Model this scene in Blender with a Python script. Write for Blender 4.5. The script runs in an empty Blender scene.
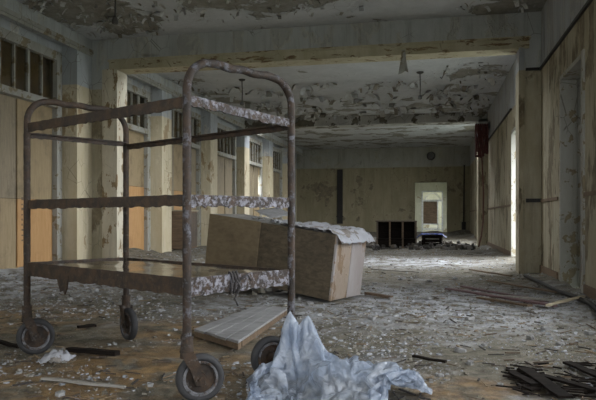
import bpy, bmesh, math, random
from mathutils import Vector, noise as mnoise, Matrix
random.seed(7)
S = bpy.context.scene
COL = S.collection
PI = math.pi
TH = math.radians(12.0); SN, CS = math.sin(TH), math.cos(TH)
CAMH = 0.95; FPX = 630.0; HZ = 217.0

def W(u, v, z=0.0):                       # camera-axis ground coordinates -> world
    return Vector((u*CS - v*SN, u*SN + v*CS, z))
def G(px, py, h=0.0):                     # a photographed spot on a level plane of height h
    v = FPX*(CAMH-h)/(py-HZ); return W((px-298)/FPX*v, v, h)

# ------------------------------------------------------------------ mesh builder
class MB:
    def __init__(s): s.v = []; s.f = []; s.m = []; s.mi = 0
    def add(s, vs, fs):
        b = len(s.v); s.v += [tuple(x) for x in vs]
        for f in fs: s.f.append(tuple(b+i for i in f)); s.m.append(s.mi)
    def box(s, x0, x1, y0, y1, z0, z1):
        vs = [(x,y,z) for z in (z0,z1) for y in (y0,y1) for x in (x0,x1)]
        s.add(vs, [(0,2,3,1),(4,5,7,6),(0,1,5,4),(1,3,7,5),(3,2,6,7),(2,0,4,6)])
    def obox(s, o, ax, ay, az):            # oriented box from a corner and three edge vectors
        o, ax, ay, az = map(Vector, (o, ax, ay, az))
        vs = [o+ax*i+ay*j+az*k for k in (0,1) for j in (0,1) for i in (0,1)]
        s.add(vs, [(0,2,3,1),(4,5,7,6),(0,1,5,4),(1,3,7,5),(3,2,6,7),(2,0,4,6)])
    def tube(s, pts, r, n=10, jit=0.0):
        pts = [Vector(p) for p in pts]; rings = []; up = None
        for i, p in enumerate(pts):
            t = (pts[min(i+1,len(pts)-1)] - pts[max(i-1,0)]).normalized()
            if up is None:
                up = Vector((0,0,1)) if abs(t.z) < .9 else Vector((1,0,0))
            a = t.cross(up).normalized(); b = a.cross(t).normalized(); up = b
            rr = (r[i] if isinstance(r, (list,tuple)) else r)*(1+random.uniform(-jit,jit))
            rings.append([p + (a*math.cos(2*PI*k/n) + b*math.sin(2*PI*k/n))*rr for k in range(n)])
        vs = [q for ring in rings for q in ring]; fs = []
        for i in range(len(pts)-1):
            for k in range(n):
                k2 = (k+1) % n
                fs.append((i*n+k, i*n+k2, (i+1)*n+k2, (i+1)*n+k))
        fs.append(tuple(range(n))[::-1]); fs.append(tuple((len(pts)-1)*n+k for k in range(n)))
        s.add(vs, fs)
    def lathe(s, prof, o, axis, n=32):      # prof: (radius, offset along the axis), closed loop
        o = Vector(o); ax = Vector(axis).normalized()
        up = Vector((0,0,1)) if abs(ax.z) < .9 else Vector((1,0,0))
        a = ax.cross(up).normalized(); b = a.cross(ax)
        m = len(prof); vs = []; fs = []
        for k in range(n):
            d = a*math.cos(2*PI*k/n) + b*math.sin(2*PI*k/n)
            vs += [o + d*r + ax*h for r, h in prof]
        for k in range(n):
            k2 = (k+1) % n
            for i in range(m):
                j = (i+1) % m
                fs.append((k*m+i, k*m+j, k2*m+j, k2*m+i))
        s.add(vs, fs)
    def grid(s, fn, nu, nv):
        vs = [fn(i/nu, j/nv) for j in range(nv+1) for i in range(nu+1)]
        fs = [(j*(nu+1)+i, j*(nu+1)+i+1, (j+1)*(nu+1)+i+1, (j+1)*(nu+1)+i) for j in range(nv) for i in range(nu)]
        s.add(vs, fs)
    def chunk(s, p, sx, sy, sz, rz, tilt=0.0, jag=.3):   # an irregular flat lump
        R = Matrix.Rotation(rz,3,'Z') @ Matrix.Rotation(tilt,3,'X')
        n = random.choice((4,5,5,6)); ring = []
        for k in range(n):
            a = 2*PI*(k+random.uniform(-jag,jag))/n; q = random.uniform(.65,1.1)
            ring.append((math.cos(a)*q*sx, math.sin(a)*q*sy))
        vs = [Vector((x,y,-sz*.5)) for x,y in ring] + [Vector((x*random.uniform(.7,1), y*random.uniform(.7,1), sz*random.uniform(.3,.7))) for x,y in ring]
        fs = [tuple(range(n))[::-1], tuple(range(n,2*n))] + [(k,(k+1)%n,n+(k+1)%n,n+k) for k in range(n)]
        s.add([R@q + Vector(p) for q in vs], fs)
    def build(s, name, mats, parent=None, smooth=False, bevel=0.0, origin=None, solid=0.0, sub=0):
        me = bpy.data.meshes.new(name)
        o = Vector(origin) if origin is not None else Vector((0,0,0))
        me.from_pydata([tuple(Vector(q)-o) for q in s.v], [], s.f)
        if not isinstance(mats, (list,tuple)): mats = [mats]
        for m in mats: me.materials.append(m)
        if len(mats) > 1: me.polygons.foreach_set('material_index', s.m)
        if smooth: me.polygons.foreach_set('use_smooth', [True]*len(me.polygons))
        me.update()
        ob = bpy.data.objects.new(name, me); COL.objects.link(ob)
        if parent is not None:
            ob.parent = parent
        else: ob.location = o
        if solid:
            md = ob.modifiers.new('thick','SOLIDIFY'); md.thickness = solid; md.offset = 0
        if bevel:
            md = ob.modifiers.new('bev','BEVEL'); md.width = bevel; md.segments = 2; md.limit_method = 'ANGLE'
        if sub:
            md = ob.modifiers.new('sub','SUBSURF'); md.levels = sub; md.render_levels = sub
        return ob

def tag(o, label, cat, group=None, kind=None):
    o['label'] = label; o['category'] = cat
    if group: o['group'] = group
    if kind: o['kind'] = kind
    return o
def thing(name, label, cat, loc=(0,0,0), group=None):
    o = bpy.data.objects.new(name, None); COL.objects.link(o); o.location = loc
    o.empty_display_size = .1
    return tag(o, label, cat, group)
def struct(o): o['kind'] = 'structure'; return o

# ------------------------------------------------------------------ materials
class NT:
    def __init__(s, name):
        s.m = bpy.data.materials.new(name); s.m.use_nodes = True
        s.t = s.m.node_tree; s.b = s.t.nodes['Principled BSDF']; s.out = s.t.nodes['Material Output']
        tc = s.t.nodes.new('ShaderNodeNewGeometry'); s.pos = tc.outputs['Position']; s.geo = tc
        oc = s.t.nodes.new('ShaderNodeTexCoord'); s.obj = oc.outputs['Object']
    def n(s, typ): return s.t.nodes.new(typ)
    def l(s, a, b): s.t.links.new(a, b)
    def put(s, sock, v):
        if hasattr(v, 'links') or isinstance(v, bpy.types.NodeSocket): s.l(v, sock)
        else: sock.default_value = v
    def mapv(s, scale=(1,1,1), loc=(0,0,0), src=None):
        m = s.n('ShaderNodeMapping'); s.l(src or s.obj, m.inputs[0]); m.inputs['Scale'].default_value = scale; m.inputs['Location'].default_value = loc
        return m.outputs[0]
    def noise(s, scale, detail=6, rough=.6, vec=None, dist=0.0):
        n = s.n('ShaderNodeTexNoise'); n.inputs['Scale'].default_value = scale; n.inputs['Detail'].default_value = detail
        n.inputs['Roughness'].default_value = rough; n.inputs['Distortion'].default_value = dist
        s.l(vec or s.obj, n.inputs['Vector']); return n.outputs['Fac']
    def voro(s, scale, vec=None, feat='F1', out='Distance'):
        n = s.n('ShaderNodeTexVoronoi'); n.feature = feat; n.inputs['Scale'].default_value = scale
        s.l(vec or s.obj, n.inputs['Vector']); return n.outputs[out]
    def step(s, v, a, b):
        r = s.n('ShaderNodeMapRange'); r.interpolation_type = 'SMOOTHSTEP'; s.l(v, r.inputs[0])
        r.inputs[1].default_value = a; r.inputs[2].default_value = b; return r.outputs[0]
    def math(s, op, a, b=0.0):
        m = s.n('ShaderNodeMath'); m.operation = op; s.put(m.inputs[0], a); s.put(m.inputs[1], b); return m.outputs[0]
    def mix(s, f, a, b):
        m = s.n('ShaderNodeMix'); m.data_type = 'RGBA'
        s.put(m.inputs[0], f)
        for k, v in ((6,a),(7,b)):
            if isinstance(v, tuple): m.inputs[k].default_value = (*v[:3],1)
            else: s.l(v, m.inputs[k])
        return m.outputs[2]
    def xyz(s, k, src=None):
        x = s.n('ShaderNodeSeparateXYZ'); s.l(src or s.obj, x.inputs[0]); return x.outputs[k]
    def bump(s, h, strength=.5, dist=.02):
        b = s.n('ShaderNodeBump'); b.inputs['Strength'].default_value = strength; b.inputs['Distance'].default_value = dist
        s.l(h, b.inputs['Height']); s.l(b.outputs[0], s.b.inputs['Normal'])
    def blob(s, p, r):                      # 1 near a spot of the surface, 0 beyond r
        d = s.n('ShaderNodeVectorMath'); d.operation = 'DISTANCE'; s.l(s.obj, d.inputs[0]); d.inputs[1].default_value = p
        return s.step(d.outputs['Value'], r, r*.2)
    def fin(s, col=None, rough=None, **kw):
        if col is not None: s.put(s.b.inputs['Base Color'], (*col,1) if isinstance(col, tuple) else col)
        if rough is not None: s.put(s.b.inputs['Roughness'], rough)
        for k, v in kw.items(): s.put(s.b.inputs[k.replace('_',' ')], v)
        return s.m

def peel(name, over, over2, under, under2, scale=1.2, thr=.56, soft=.015, stretch=(1,1,1), upper=None, split=3.37, blobs=(), streak=.35, bumpd=.012, rough=.8, graded=None):
    t = NT(name)
    v = t.mapv(stretch)
    big = t.noise(scale, 9, .62, v, .3)
    for p, r, a in blobs:
        big = t.math('ADD', big, t.math('MULTIPLY', t.blob(p, r), a))
    if graded:                               # more paint lost towards one end of the surface
        ax, a, b, amt = graded
        big = t.math('ADD', big, t.math('MULTIPLY', t.step(t.xyz(ax), a, b), amt))
    mask = t.step(big, thr-soft, thr+soft)
    rim = t.math('MULTIPLY', t.step(big, thr-.05, thr-.01), t.math('SUBTRACT', 1.0, mask))
    var = t.step(t.noise(2.3, 7, .7, t.mapv((1,1,.35))), .35, .68)
    top = t.mix(var, over, over2)
    if upper:
        z = t.math('ADD', t.xyz(2), t.math('MULTIPLY', t.noise(3.0, 3, .5), .04))
        um = t.step(z, split, split+.02)
        top = t.mix(um, top, t.mix(var, upper, tuple(c*.82 for c in upper)))
        mask = t.math('MULTIPLY', mask, t.math('SUBTRACT', 1.0, t.math('MULTIPLY', um, .75)))
    # vertical dirt streaks and spidery cracks of the old coat
    st = t.step(t.noise(5.0, 6, .7, t.mapv((1.6,1.6,.12))), .5, .75)
    top = t.mix(t.math('MULTIPLY', st, streak), top, tuple(c*.45 for c in under))
    ck = t.step(t.voro(3.2, t.mapv((1,1,.8)), 'DISTANCE_TO_EDGE'), .018, .0)
    ck = t.math('MULTIPLY', ck, t.step(t.noise(1.1,3), .5, .62))
    top = t.mix(t.math('MULTIPLY', ck, .7), top, tuple(c*.4 for c in under))
    top = t.mix(t.math('MULTIPLY', rim, .35), top, tuple(min(1,c*1.25) for c in over2))
    und = t.mix(t.step(t.noise(6.0, 7, .7), .35, .7), under, under2)
    col = t.mix(mask, top, und)
    h = t.math('ADD', t.math('MULTIPLY', mask, -1.0), t.math('ADD', t.math('MULTIPLY', t.noise(30,5,.7), .35), t.math('MULTIPLY', t.noise(7,5,.6), .8)))
    h = t.math('ADD', h, t.math('MULTIPLY', rim, .5))
    t.bump(h, .8, bumpd)
    return t.fin(col, rough)

def rust(name, paint=.0, paintcol=(.34,.36,.38), thr=.56, dark=1.0, pscale=18):
    t = NT(name)
    a = t.noise(14, 9, .7); b = t.noise(45, 6, .7)
    col = t.mix(t.step(a, .38, .66), (.030*dark,.020*dark,.013*dark), (.095*dark,.052*dark,.025*dark))
    col = t.mix(t.math('MULTIPLY', t.step(b, .55, .72), .5), col, (.16*dark,.09*dark,.042*dark))
    h = t.math('ADD', a, t.math('MULTIPLY', b, .4))
    if paint:
        pm = t.step(t.noise(pscale, 8, .7, t.mapv((1,1,1),(3,5,1))), thr-.05, thr+.06)
        pm = t.math('MULTIPLY', pm, paint)
        col = t.mix(pm, col, t.mix(t.step(b,.4,.6), paintcol, tuple(c*.6 for c in paintcol)))
        h = t.math('ADD', h, pm)
    t.bump(h, .7, .006)
    return t.fin(col, .72, Metallic=0.0)

def wood(name, c1, c2, grain=(1,14,14), rough=.7, stain=None, bump=.003):
    t = NT(name)
    g = t.noise(3.0, 8, .65, t.mapv(grain), .6)
    col = t.mix(t.step(g, .3, .7), c1, c2)
    d = t.step(t.noise(2.0, 7, .7), .48, .72)
    col = t.mix(t.math('MULTIPLY', d, .6), col, stain or tuple(c*.4 for c in c1))
    sp = t.step(t.noise(22, 4, .7), .64, .72)
    col = t.mix(t.math('MULTIPLY', sp, .5), col, tuple(c*.3 for c in c1))
    t.bump(t.math('ADD', g, t.math('MULTIPLY', t.noise(40,4), .5)), .5, bump)
    return t.fin(col, rough)

def plain(name, c, rough=.7, var=.35, scale=9, **kw):
    t = NT(name)
    a = t.noise(scale, 7, .65)
    col = t.mix(t.step(a, .35, .68), tuple(x*(1-var) for x in c), c)
    t.bump(a, .4, .006)
    return t.fin(col, rough, **kw)

def island(name, cols, rough=.85, bump=.004):   # each chip of a litter its own tone
    t = NT(name)
    r = t.n('ShaderNodeValToRGB'); t.l(t.geo.outputs['Random Per Island'], r.inputs[0])
    r.color_ramp.interpolation = 'CONSTANT'
    e = r.color_ramp.elements
    while len(e) < len(cols): e.new(.5)
    for k, c in enumerate(cols): e[k].position = k/len(cols); e[k].color = (*c,1)
    nz = t.noise(35, 5, .7)
    col = t.mix(t.math('MULTIPLY', t.step(nz, .45, .7), .45), r.outputs[0], (.1,.085,.065))
    t.bump(nz, .5, bump)
    return t.fin(col, rough)

def C(px, py): return G(px, py, 4.3)
YEL = (.40,.34,.22); YEL2 = (.52,.45,.30); GREY = (.40,.43,.46)
M_ceil = peel('ceiling_paint', (.46,.48,.505), (.53,.55,.575), (.20,.19,.165), (.30,.295,.265), 1.15, .645, .02, streak=.12, bumpd=.03,
    blobs=[(C(92,14),1.5,.24),(C(70,6),1.0,.2),(C(130,26),.7,.19),(C(200,2),1.0,.17),(C(270,3),1.1,.18),(C(330,1),.8,.17),(C(505,8),.9,.23),(C(540,4),.7,.17),
           (C(480,72),1.3,.17),(C(150,85),1.6,.15),(C(210,100),1.8,.13)], graded=(1,16.0,19.5,.11))
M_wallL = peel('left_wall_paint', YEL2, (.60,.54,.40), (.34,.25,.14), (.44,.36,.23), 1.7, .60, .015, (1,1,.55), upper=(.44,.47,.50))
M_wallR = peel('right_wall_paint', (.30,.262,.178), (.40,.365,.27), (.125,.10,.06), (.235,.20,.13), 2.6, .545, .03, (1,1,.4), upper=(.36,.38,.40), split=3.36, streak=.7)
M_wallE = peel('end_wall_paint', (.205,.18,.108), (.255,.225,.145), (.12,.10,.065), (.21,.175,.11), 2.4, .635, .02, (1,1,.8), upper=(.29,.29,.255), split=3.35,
    blobs=[((-5.4,30.7,2.3),1.2,.13),((-3.4,30.7,2.2),1.1,.11),((1.2,30.7,2.3),.7,.13),((0,30.7,2.9),.9,.10)])
M_part = peel('partition_plaster', (.31,.275,.19), (.41,.375,.28), (.16,.13,.08), (.26,.22,.145), 2.2, .57, .025, (1,1,.45), streak=.45, upper=(.45,.47,.475), split=3.37)
M_trim = peel('trim_paint', (.50,.45,.34), (.62,.58,.47), (.20,.14,.075), (.38,.29,.17), 8, .57, .02, (1,1,.5), streak=.25, bumpd=.008)
M_header = peel('header_trim_paint', (.40,.36,.24), (.50,.46,.34), (.15,.09,.045), (.31,.25,.14), 5.5, .58, .015, (.6,1,2.5), streak=.1, bumpd=.008)
M_frame = peel('window_paint', (.31,.305,.27), (.38,.38,.35), (.16,.125,.08), (.25,.215,.14), 6, .57, .02, streak=.2, bumpd=.005)
M_beam = peel('beam_paint', (.36,.36,.34), (.46,.46,.44), (.09,.08,.06), (.15,.135,.105), 1.6, .53, .02, streak=.1, bumpd=.02)
M_ply_tan = wood('tan_plywood', (.26,.195,.105), (.35,.27,.155), (14,14,1))
M_ply_or = wood('orange_plywood', (.40,.22,.082), (.50,.30,.13), (12,12,.8), stain=(.30,.15,.06))
M_ply_gr = wood('grey_plywood', (.21,.17,.11), (.29,.24,.16), (14,14,1))
M_dark = plain('dark_gap', (.018,.016,.014), .8)
M_rust = rust('rusty_steel', .6, (.13,.12,.115), .60, .52)
M_rustr = rust('brown_rusted_rim', .35, (.17,.125,.08), .62, .62)
M_rustw = rust('flaking_white_steel', .9, (.25,.25,.285), .51, .5, 34)
M_hoop = rust('worn_grey_tube', .75, (.15,.155,.18), .56, .42)
M_tyre = plain('old_rubber', (.035,.035,.037), .75)
M_hub = rust('caster_hub', .9, (.17,.175,.19), .46)
def shelf_mat():
    t = NT('wet_steel_sheet')
    a = t.noise(5, 6, .6)
    col = t.mix(t.step(a, .42, .66), (.36,.33,.28), (.16,.095,.045))
    t.bump(t.noise(9,3), .08, .004)
    return t.fin(col, t.math('MULTIPLY_ADD', t.step(a,.4,.8), .22) if False else .13, Metallic=.85)
M_shelf = shelf_mat()

def floor_mat():
    t = NT('littered_floor')
    p = t.obj
    a = t.noise(1.6, 8, .65); b = t.noise(9, 8, .7); c = t.noise(38, 5, .7)
    col = t.mix(t.step(b, .36, .64), (.078,.068,.046), (.175,.158,.118))
    col = t.mix(t.math('MULTIPLY', t.step(a, .54, .66), .6), col, (.29,.29,.29))
    dust_daylight = t.math('MAXIMUM', t.blob(W(1.6,6.9), 2.6), t.math('MAXIMUM', t.blob(W(-4.4,9.2), 3.4), t.math('MAXIMUM', t.blob(W(-.2,6.6), 1.5), t.blob(W(2.4,13.3), 2.4))))  # plaster dust; the last blob paints the side doorway's daylight on the floor
    dust_daylight = t.math('MULTIPLY', dust_daylight, t.step(t.noise(3.4,8,.75), .40, .60))
    col = t.mix(t.math('MULTIPLY', dust_daylight, .85), col, (.50,.52,.56))
    # ochre mud stains around the trolley and one spot by the plastic
    och = t.math('MAXIMUM', t.blob(G(120,372), 1.5), t.math('MAXIMUM', t.blob(G(15,320), 1.3), t.math('MAXIMUM', t.blob(G(200,330), 1.0), t.blob(G(470,392), .55))))
    om = t.math('MULTIPLY', och, t.step(t.noise(3.1, 7, .65, dist=.4), .38, .56))
    col = t.mix(om, col, t.mix(t.step(b,.35,.65), (.12,.07,.027), (.30,.19,.082)))
    drk = t.step(t.noise(2.2, 6, .6, t.mapv((1,1,1),(4,9,2))), .58, .70)
    col = t.mix(t.math('MULTIPLY', drk, .65), col, (.05,.043,.035))
    chips = t.step(t.voro(48), .30, .16)
    chm = t.math('MULTIPLY', chips, t.step(t.noise(2.7,5,.6), .40, .6))
    col = t.mix(t.math('MULTIPLY', chm, t.math('SUBTRACT', .75, t.math('MULTIPLY', och, .5))), col, (.42,.43,.44))
    h = t.math('ADD', t.math('MULTIPLY', b, 1.2), t.math('ADD', t.math('MULTIPLY', c, .8), t.math('MULTIPLY', chm, .5)))
    t.bump(h, .9, .025)
    r = t.math('SUBTRACT', .86, t.math('MULTIPLY', om, .5))
    return t.fin(col, r)
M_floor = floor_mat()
M_chip = island('plaster_chips', [(.31,.32,.335),(.40,.415,.44),(.20,.19,.175),(.14,.12,.095),(.30,.28,.24),(.23,.245,.265),(.11,.095,.07),(.34,.35,.375)])
M_darkchip = island('dark_rubble', [(.05,.045,.04),(.10,.09,.075),(.03,.028,.025),(.16,.15,.14),(.07,.058,.045)])
M_splint = island('wood_splinters', [(.06,.045,.035),(.10,.07,.045),(.16,.11,.065),(.035,.03,.028),(.22,.165,.10)])
M_flake = island('paint_flakes', [(.40,.41,.42),(.48,.49,.50),(.33,.33,.31),(.22,.20,.165),(.44,.44,.42)], .8)
M_plaster = plain('plaster_lump', (.29,.29,.285), .9)
M_charred = wood('charred_board', (.007,.006,.005), (.02,.015,.012), rough=1.0)
M_charred.node_tree.nodes['Principled BSDF'].inputs['Specular IOR Level'].default_value = .12
M_maroon = wood('maroon_lath', (.10,.055,.06), (.18,.115,.115))
M_grey = wood('grey_weathered_wood', (.23,.215,.19), (.36,.345,.315))
M_pallet = wood('silvered_boards', (.20,.197,.195), (.33,.33,.335))
M_palewd = wood('pale_wood', (.40,.34,.23), (.52,.46,.34))
M_brownwd = wood('brown_wood', (.10,.066,.04), (.19,.13,.08))
M_cab = wood('cabinet_veneer', (.145,.108,.062), (.20,.155,.095), (1.5,9,9), .55, stain=(.065,.048,.03))
M_cab2 = wood('darker_veneer', (.055,.042,.026), (.125,.096,.06), (1.5,9,9), .55, stain=(.028,.021,.014))  # darker veneer for the right-hand front panel
M_cabdk = wood('dark_cabinet_board', (.07,.05,.035), (.12,.088,.06), (2,9,9), .6)  # dark brown wood shared by carcass, uprights and cupboard doors
M_cabend = peel('cabinet_end_paint', (.29,.225,.165), (.36,.30,.25), (.20,.135,.08), (.27,.195,.13), 7, .53, .02, (1,1,.5), streak=.3, bumpd=.004)
M_cabend2 = peel('cabinet_end_white_paint', (.32,.285,.27), (.38,.355,.35), (.25,.175,.115), (.36,.28,.21), 4, .56, .02, (1,1,.5), streak=.25, bumpd=.004)
M_paper = peel('torn_paper', (.36,.37,.40), (.45,.46,.50), (.18,.155,.13), (.27,.25,.23), 7, .56, .02, streak=.1, bumpd=.004)
M_maroonh = plain('maroon_canvas', (.115,.038,.035), .85)
M_pipe = plain('dark_iron', (.03,.028,.026), .6, Metallic=.3)
M_redpipe = plain('red_brown_hose', (.15,.07,.05), .8)
M_blue = plain('blue_sheet', (.055,.11,.42), .6)
M_lamp = plain('dark_metal', (.055,.052,.05), .5)
M_rope = plain('dark_rope', (.055,.05,.05), .9)
M_ext = plain('outside_ground', (.22,.24,.2), .9, .4, 2)
M_vest = peel('corridor_paint', (.52,.52,.40), (.60,.60,.50), (.36,.31,.2), (.45,.42,.32), 2.0, .60, .02, streak=.2)
M_white = plain('white_gloss_paint', (.66,.68,.70), .4)
M_tile = plain('corridor_floor', (.40,.42,.46), .6)
def bag_mat():
    t = NT('clear_plastic_film')
    a = t.noise(7, 5, .6)
    col = t.mix(t.step(a, .35, .7), (.42,.49,.60), (.74,.79,.87))
    wv = t.n('ShaderNodeVectorMath'); wv.operation = 'MULTIPLY_ADD'; nn_ = t.n('ShaderNodeTexNoise'); nn_.inputs['Scale'].default_value = 9; t.l(t.obj, nn_.inputs['Vector']); t.l(nn_.outputs['Color'], wv.inputs[0]); wv.inputs[1].default_value = (.12,.12,.12); t.l(t.obj, wv.inputs[2])
    t.bump(t.math('ADD', t.voro(16, wv.outputs[0]), t.math('MULTIPLY', t.voro(38, wv.outputs[0]), .6)), .9, .035)
    t.fin(col, .12, IOR=1.55)
    t.b.inputs['Specular IOR Level'].default_value = .8
    tr = t.n('ShaderNodeBsdfTranslucent'); t.l(col, tr.inputs[0])
    tp = t.n('ShaderNodeBsdfTransparent'); tp.inputs[0].default_value = (.9,.93,.97,1)
    m1 = t.n('ShaderNodeMixShader'); m1.inputs[0].default_value = .35
    t.l(t.b.outputs[0], m1.inputs[1]); t.l(tr.outputs[0], m1.inputs[2])
    m2 = t.n('ShaderNodeMixShader'); m2.inputs[0].default_value = .42
    t.l(m1.outputs[0], m2.inputs[1]); t.l(tp.outputs[0], m2.inputs[2])
    t.l(m2.outputs[0], t.out.inputs[0]); return t.m
M_bag = bag_mat()
def glass_mat():
    t = NT('grimy_glass')
    gl = t.n('ShaderNodeBsdfGlossy'); gl.inputs[1].default_value = .12
    tp = t.n('ShaderNodeBsdfTransparent'); tp.inputs[0].default_value = (.75,.72,.65,1)
    m = t.n('ShaderNodeMixShader'); m.inputs[0].default_value = .10
    t.l(tp.outputs[0], m.inputs[1]); t.l(gl.outputs[0], m.inputs[2]); t.l(m.outputs[0], t.out.inputs[0]); return t.m
M_glass = glass_mat()

# ------------------------------------------------------------------ the room
XL, XP, XR = -6.6, -6.3, 1.74
ZC = 4.3; Y0, YP, YP2, YE = -3.0, 10.86, 11.2, 30.7
def nz(x, y, z=0.0): return mnoise.noise(Vector((x, y, z)))
def H(x, y):                                # floor height: litter heaped along the walls
    h = .014*nz(x*1.7, y*1.7) + .012*nz(x*5, y*5, 3)
    def heap(d, w, a): return a*max(0, 1-d/w)**1.5 if d < w else 0
    rough = .6 + .6*nz(x*1.1, y*1.1, 7)
    if y > 6.5:
        h += heap(x-XL, 1.4, .24)*rough
        h += heap(XR-x, .8, .10)*rough
    if y > 12: h += .06*max(0, nz(x*.7, y*.7, 11))*min(1,(y-12)/3)
    h += heap(YE-y, 7.5, .38)*max(.2, rough)*(1 if y < 30.9 else 0)
    h += .035*max(0, nz(x*2.3, y*2.3, 5)) * (1 if y > 5.5 else .35)
    return h
ys = []; y = Y0
while y < YE+.3: ys.append(y); y += .075 if 2 < y < 9 else (.1 if y < 16 else .16)
ys.append(YE+.3)
xs = [XL-.05 + i*(XR+.1-XL)/130 for i in range(131)]
m = MB()
m.v = [(x, y, H(x, y)) for y in ys for x in xs]
nx = len(xs)
m.f = [(j*nx+i, j*nx+i+1, (j+1)*nx+i+1, (j+1)*nx+i) for j in range(len(ys)-1) for i in range(nx-1)]; m.m = [0]*len(m.f)
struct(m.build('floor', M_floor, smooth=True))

ADDED_SKY = [(-4.6,-.4,11.55,13.0), (-5.9,1.1,21.55,22.85)]  # roof lights added out of view to brighten the far hall
m = MB(); cy = Y0-.35
for xa, xb, ya, yb in ADDED_SKY:
    m.box(XL-.35, XR+.35, cy, ya, ZC, ZC+.25); m.box(XL-.35, xa, ya, yb, ZC, ZC+.25); m.box(xb, XR+.35, ya, yb, ZC, ZC+.25); cy = yb
m.box(XL-.35, XR+.35, cy, YE+.35, ZC, ZC+.25)
struct(m.build('ceiling', M_ceil))

def wall_y(mb, x0, x1, y0, y1, z1, holes):  # wall along Y with rectangular openings (ya, yb, za, zb)
    cur = y0
    for ya, yb, za, zb in sorted(holes):
        mb.box(x0, x1, cur, ya, -.1, z1)
        if za > -.1: mb.box(x0, x1, ya, yb, -.1, za)
        if zb < z1: mb.box(x0, x1, ya, yb, zb, z1)
        cur = yb
    mb.box(x0, x1, cur, y1, -.1, z1)
def wall_x(mb, y0, y1, x0, x1, z1, holes):
    cur = x0
    for xa, xb, za, zb in sorted(holes):
        mb.box(cur, xa, y0, y1, -.1, z1)
        if za > -.1: mb.box(xa, xb, y0, y1, -.1, za)
        if zb < z1: mb.box(xa, xb, y0, y1, zb, z1)
        cur = xb
    mb.box(cur, x1, y0, y1, -.1, z1)

# left wall: window bays between pilasters
BAYS = [(7.0, 10.35), (11.2, 14.03), (14.6, 17.4), (18.0, 20.8), (21.4, 24.2), (24.8, 27.6), (28.2, 30.5)]
WZ0, WZ1 = .12, 3.82
LOPEN = [(-2.2,-.2,.9,3.8)]
holes = LOPEN + [(a+.13, b-.13, WZ0, WZ1) for a, b in BAYS]
m = MB(); wall_y(m, XL-.35, XL, Y0, YE, ZC, holes)
for a, b in [(6.4,7.0),(10.35,YP),(14.03,14.6),(17.4,18.0),(20.8,21.4),(24.2,24.8),(27.6,28.2),(YP2,YP2+.02)]:
    m.box(XL-.01, XP, a, b, -.1, 4.07)
struct(m.build('wall_left', M_wallL))
m = MB(); m.box(XL-.01, XP, Y0, YP, 4.07, ZC+.01); m.box(XL-.01, XP, YP2, YE, 4.07, ZC+.01)
struct(m.build('trim_1', M_part))            # boxed beam over the bays
m = MB()
for a, b in ((Y0,YP),(YP2,YE)):
    m.box(XP, XP+.035, a, b, 4.03, 4.10); m.box(XP, XP+.015, a, b, 3.98, 4.03)
struct(m.build('trim_2', M_frame))

# right wall
RH = [(-2.0,-.4,.9,3.2),(1.0,2.9,.8,3.2),(4.3,6.3,.8,3.2),(7.95,9.31,-.1,2.87),(13.05,14.58,-.1,2.80),(11.35,12.9,.5,3.75),(21.6,24.8,.7,3.9)]  # last two openings are added, out of sight, to brighten the far hall
m = MB(); wall_y(m, XR, XR+.35, Y0, YE, ZC, RH)
m.box(1.44, XR+.01, 20.8, 21.4, -.1, 4.07)
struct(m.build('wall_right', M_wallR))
m = MB(); m.box(XR-.03, XR, Y0, YP-.0, 3.34, 3.385); m.box(1.5, XR, YP-.03, YP, 3.34, 3.385)
m.box(XR-.035, XR, 14.7, 20.8, 3.34, 3.37)
struct(m.build('trim_3', M_pipe))            # dark picture rail
m = MB()
for a, b in ((Y0,1.0),(6.3,7.83),(9.43,YP),(14.7,20.8),(24.9,30.6)):
    m.box(XR-.02, XR, a, b, 1.19, 1.235)
struct(m.build('trim_4', M_brownwd))
m = MB()
for a, b in ((6.4,7.83),(9.43,YP),(14.7,20.8),(21.4,30.6)):
    m.box(XR-.025, XR, a, b, -.05, .17)
struct(m.build('baseboard_right', M_brownwd))
m = MB(); wall_x(m, Y0-.35, Y0, XL-.35, XR+.35, ZC, [(-.6,1.1,.9,3.2)])
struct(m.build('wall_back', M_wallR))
DX0, DX1, DZ = -.80, .70, 2.62
m = MB(); wall_x(m, YE, YE+.3, XL-.35, XR+.35, ZC, [(DX0,DX1,-.1,DZ)])
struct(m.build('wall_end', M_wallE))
# partition with the wide opening
OX0, OX1, OZ = -5.78, 1.405, 3.72
m = MB(); wall_x(m, YP, YP2, XL, XR, ZC, [(OX0,OX1,-.1,OZ)])
struct(m.build('wall_partition', M_part))
m = MB(); m.box(OX0-.15, OX1+.15, YP-.03, YP2+.03, OZ-.015, OZ+.16); m.box(OX0-.17, OX1+.17, YP-.05, YP, OZ+.14, OZ+.18)
struct(m.build('trim_5', M_header))
for k, (a, b) in enumerate(((OX0-.29,OX0+.014),(OX1-.014,OX1+.075))):
    m = MB(); m.box(a, b, YP-.03, YP2+.03, -.05, OZ)
    m.box(a+ (0 if k else .04), b-(.03 if k else .06), YP-.045, YP-.02, -.05, OZ)
    struct(m.build('trim_%d' % (6+k), M_trim if k == 0 else M_wallR))
# cross beam in the far hall
m = MB(); m.box(XP, XR, 20.8, 21.4, 4.0, ZC+.01); struct(m.build('beam', M_beam))
# cornice at the far end
m = MB(); m.box(XL, XR, YE-.07, YE, 3.33, 3.37); struct(m.build('trim_8', M_wallE))

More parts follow.
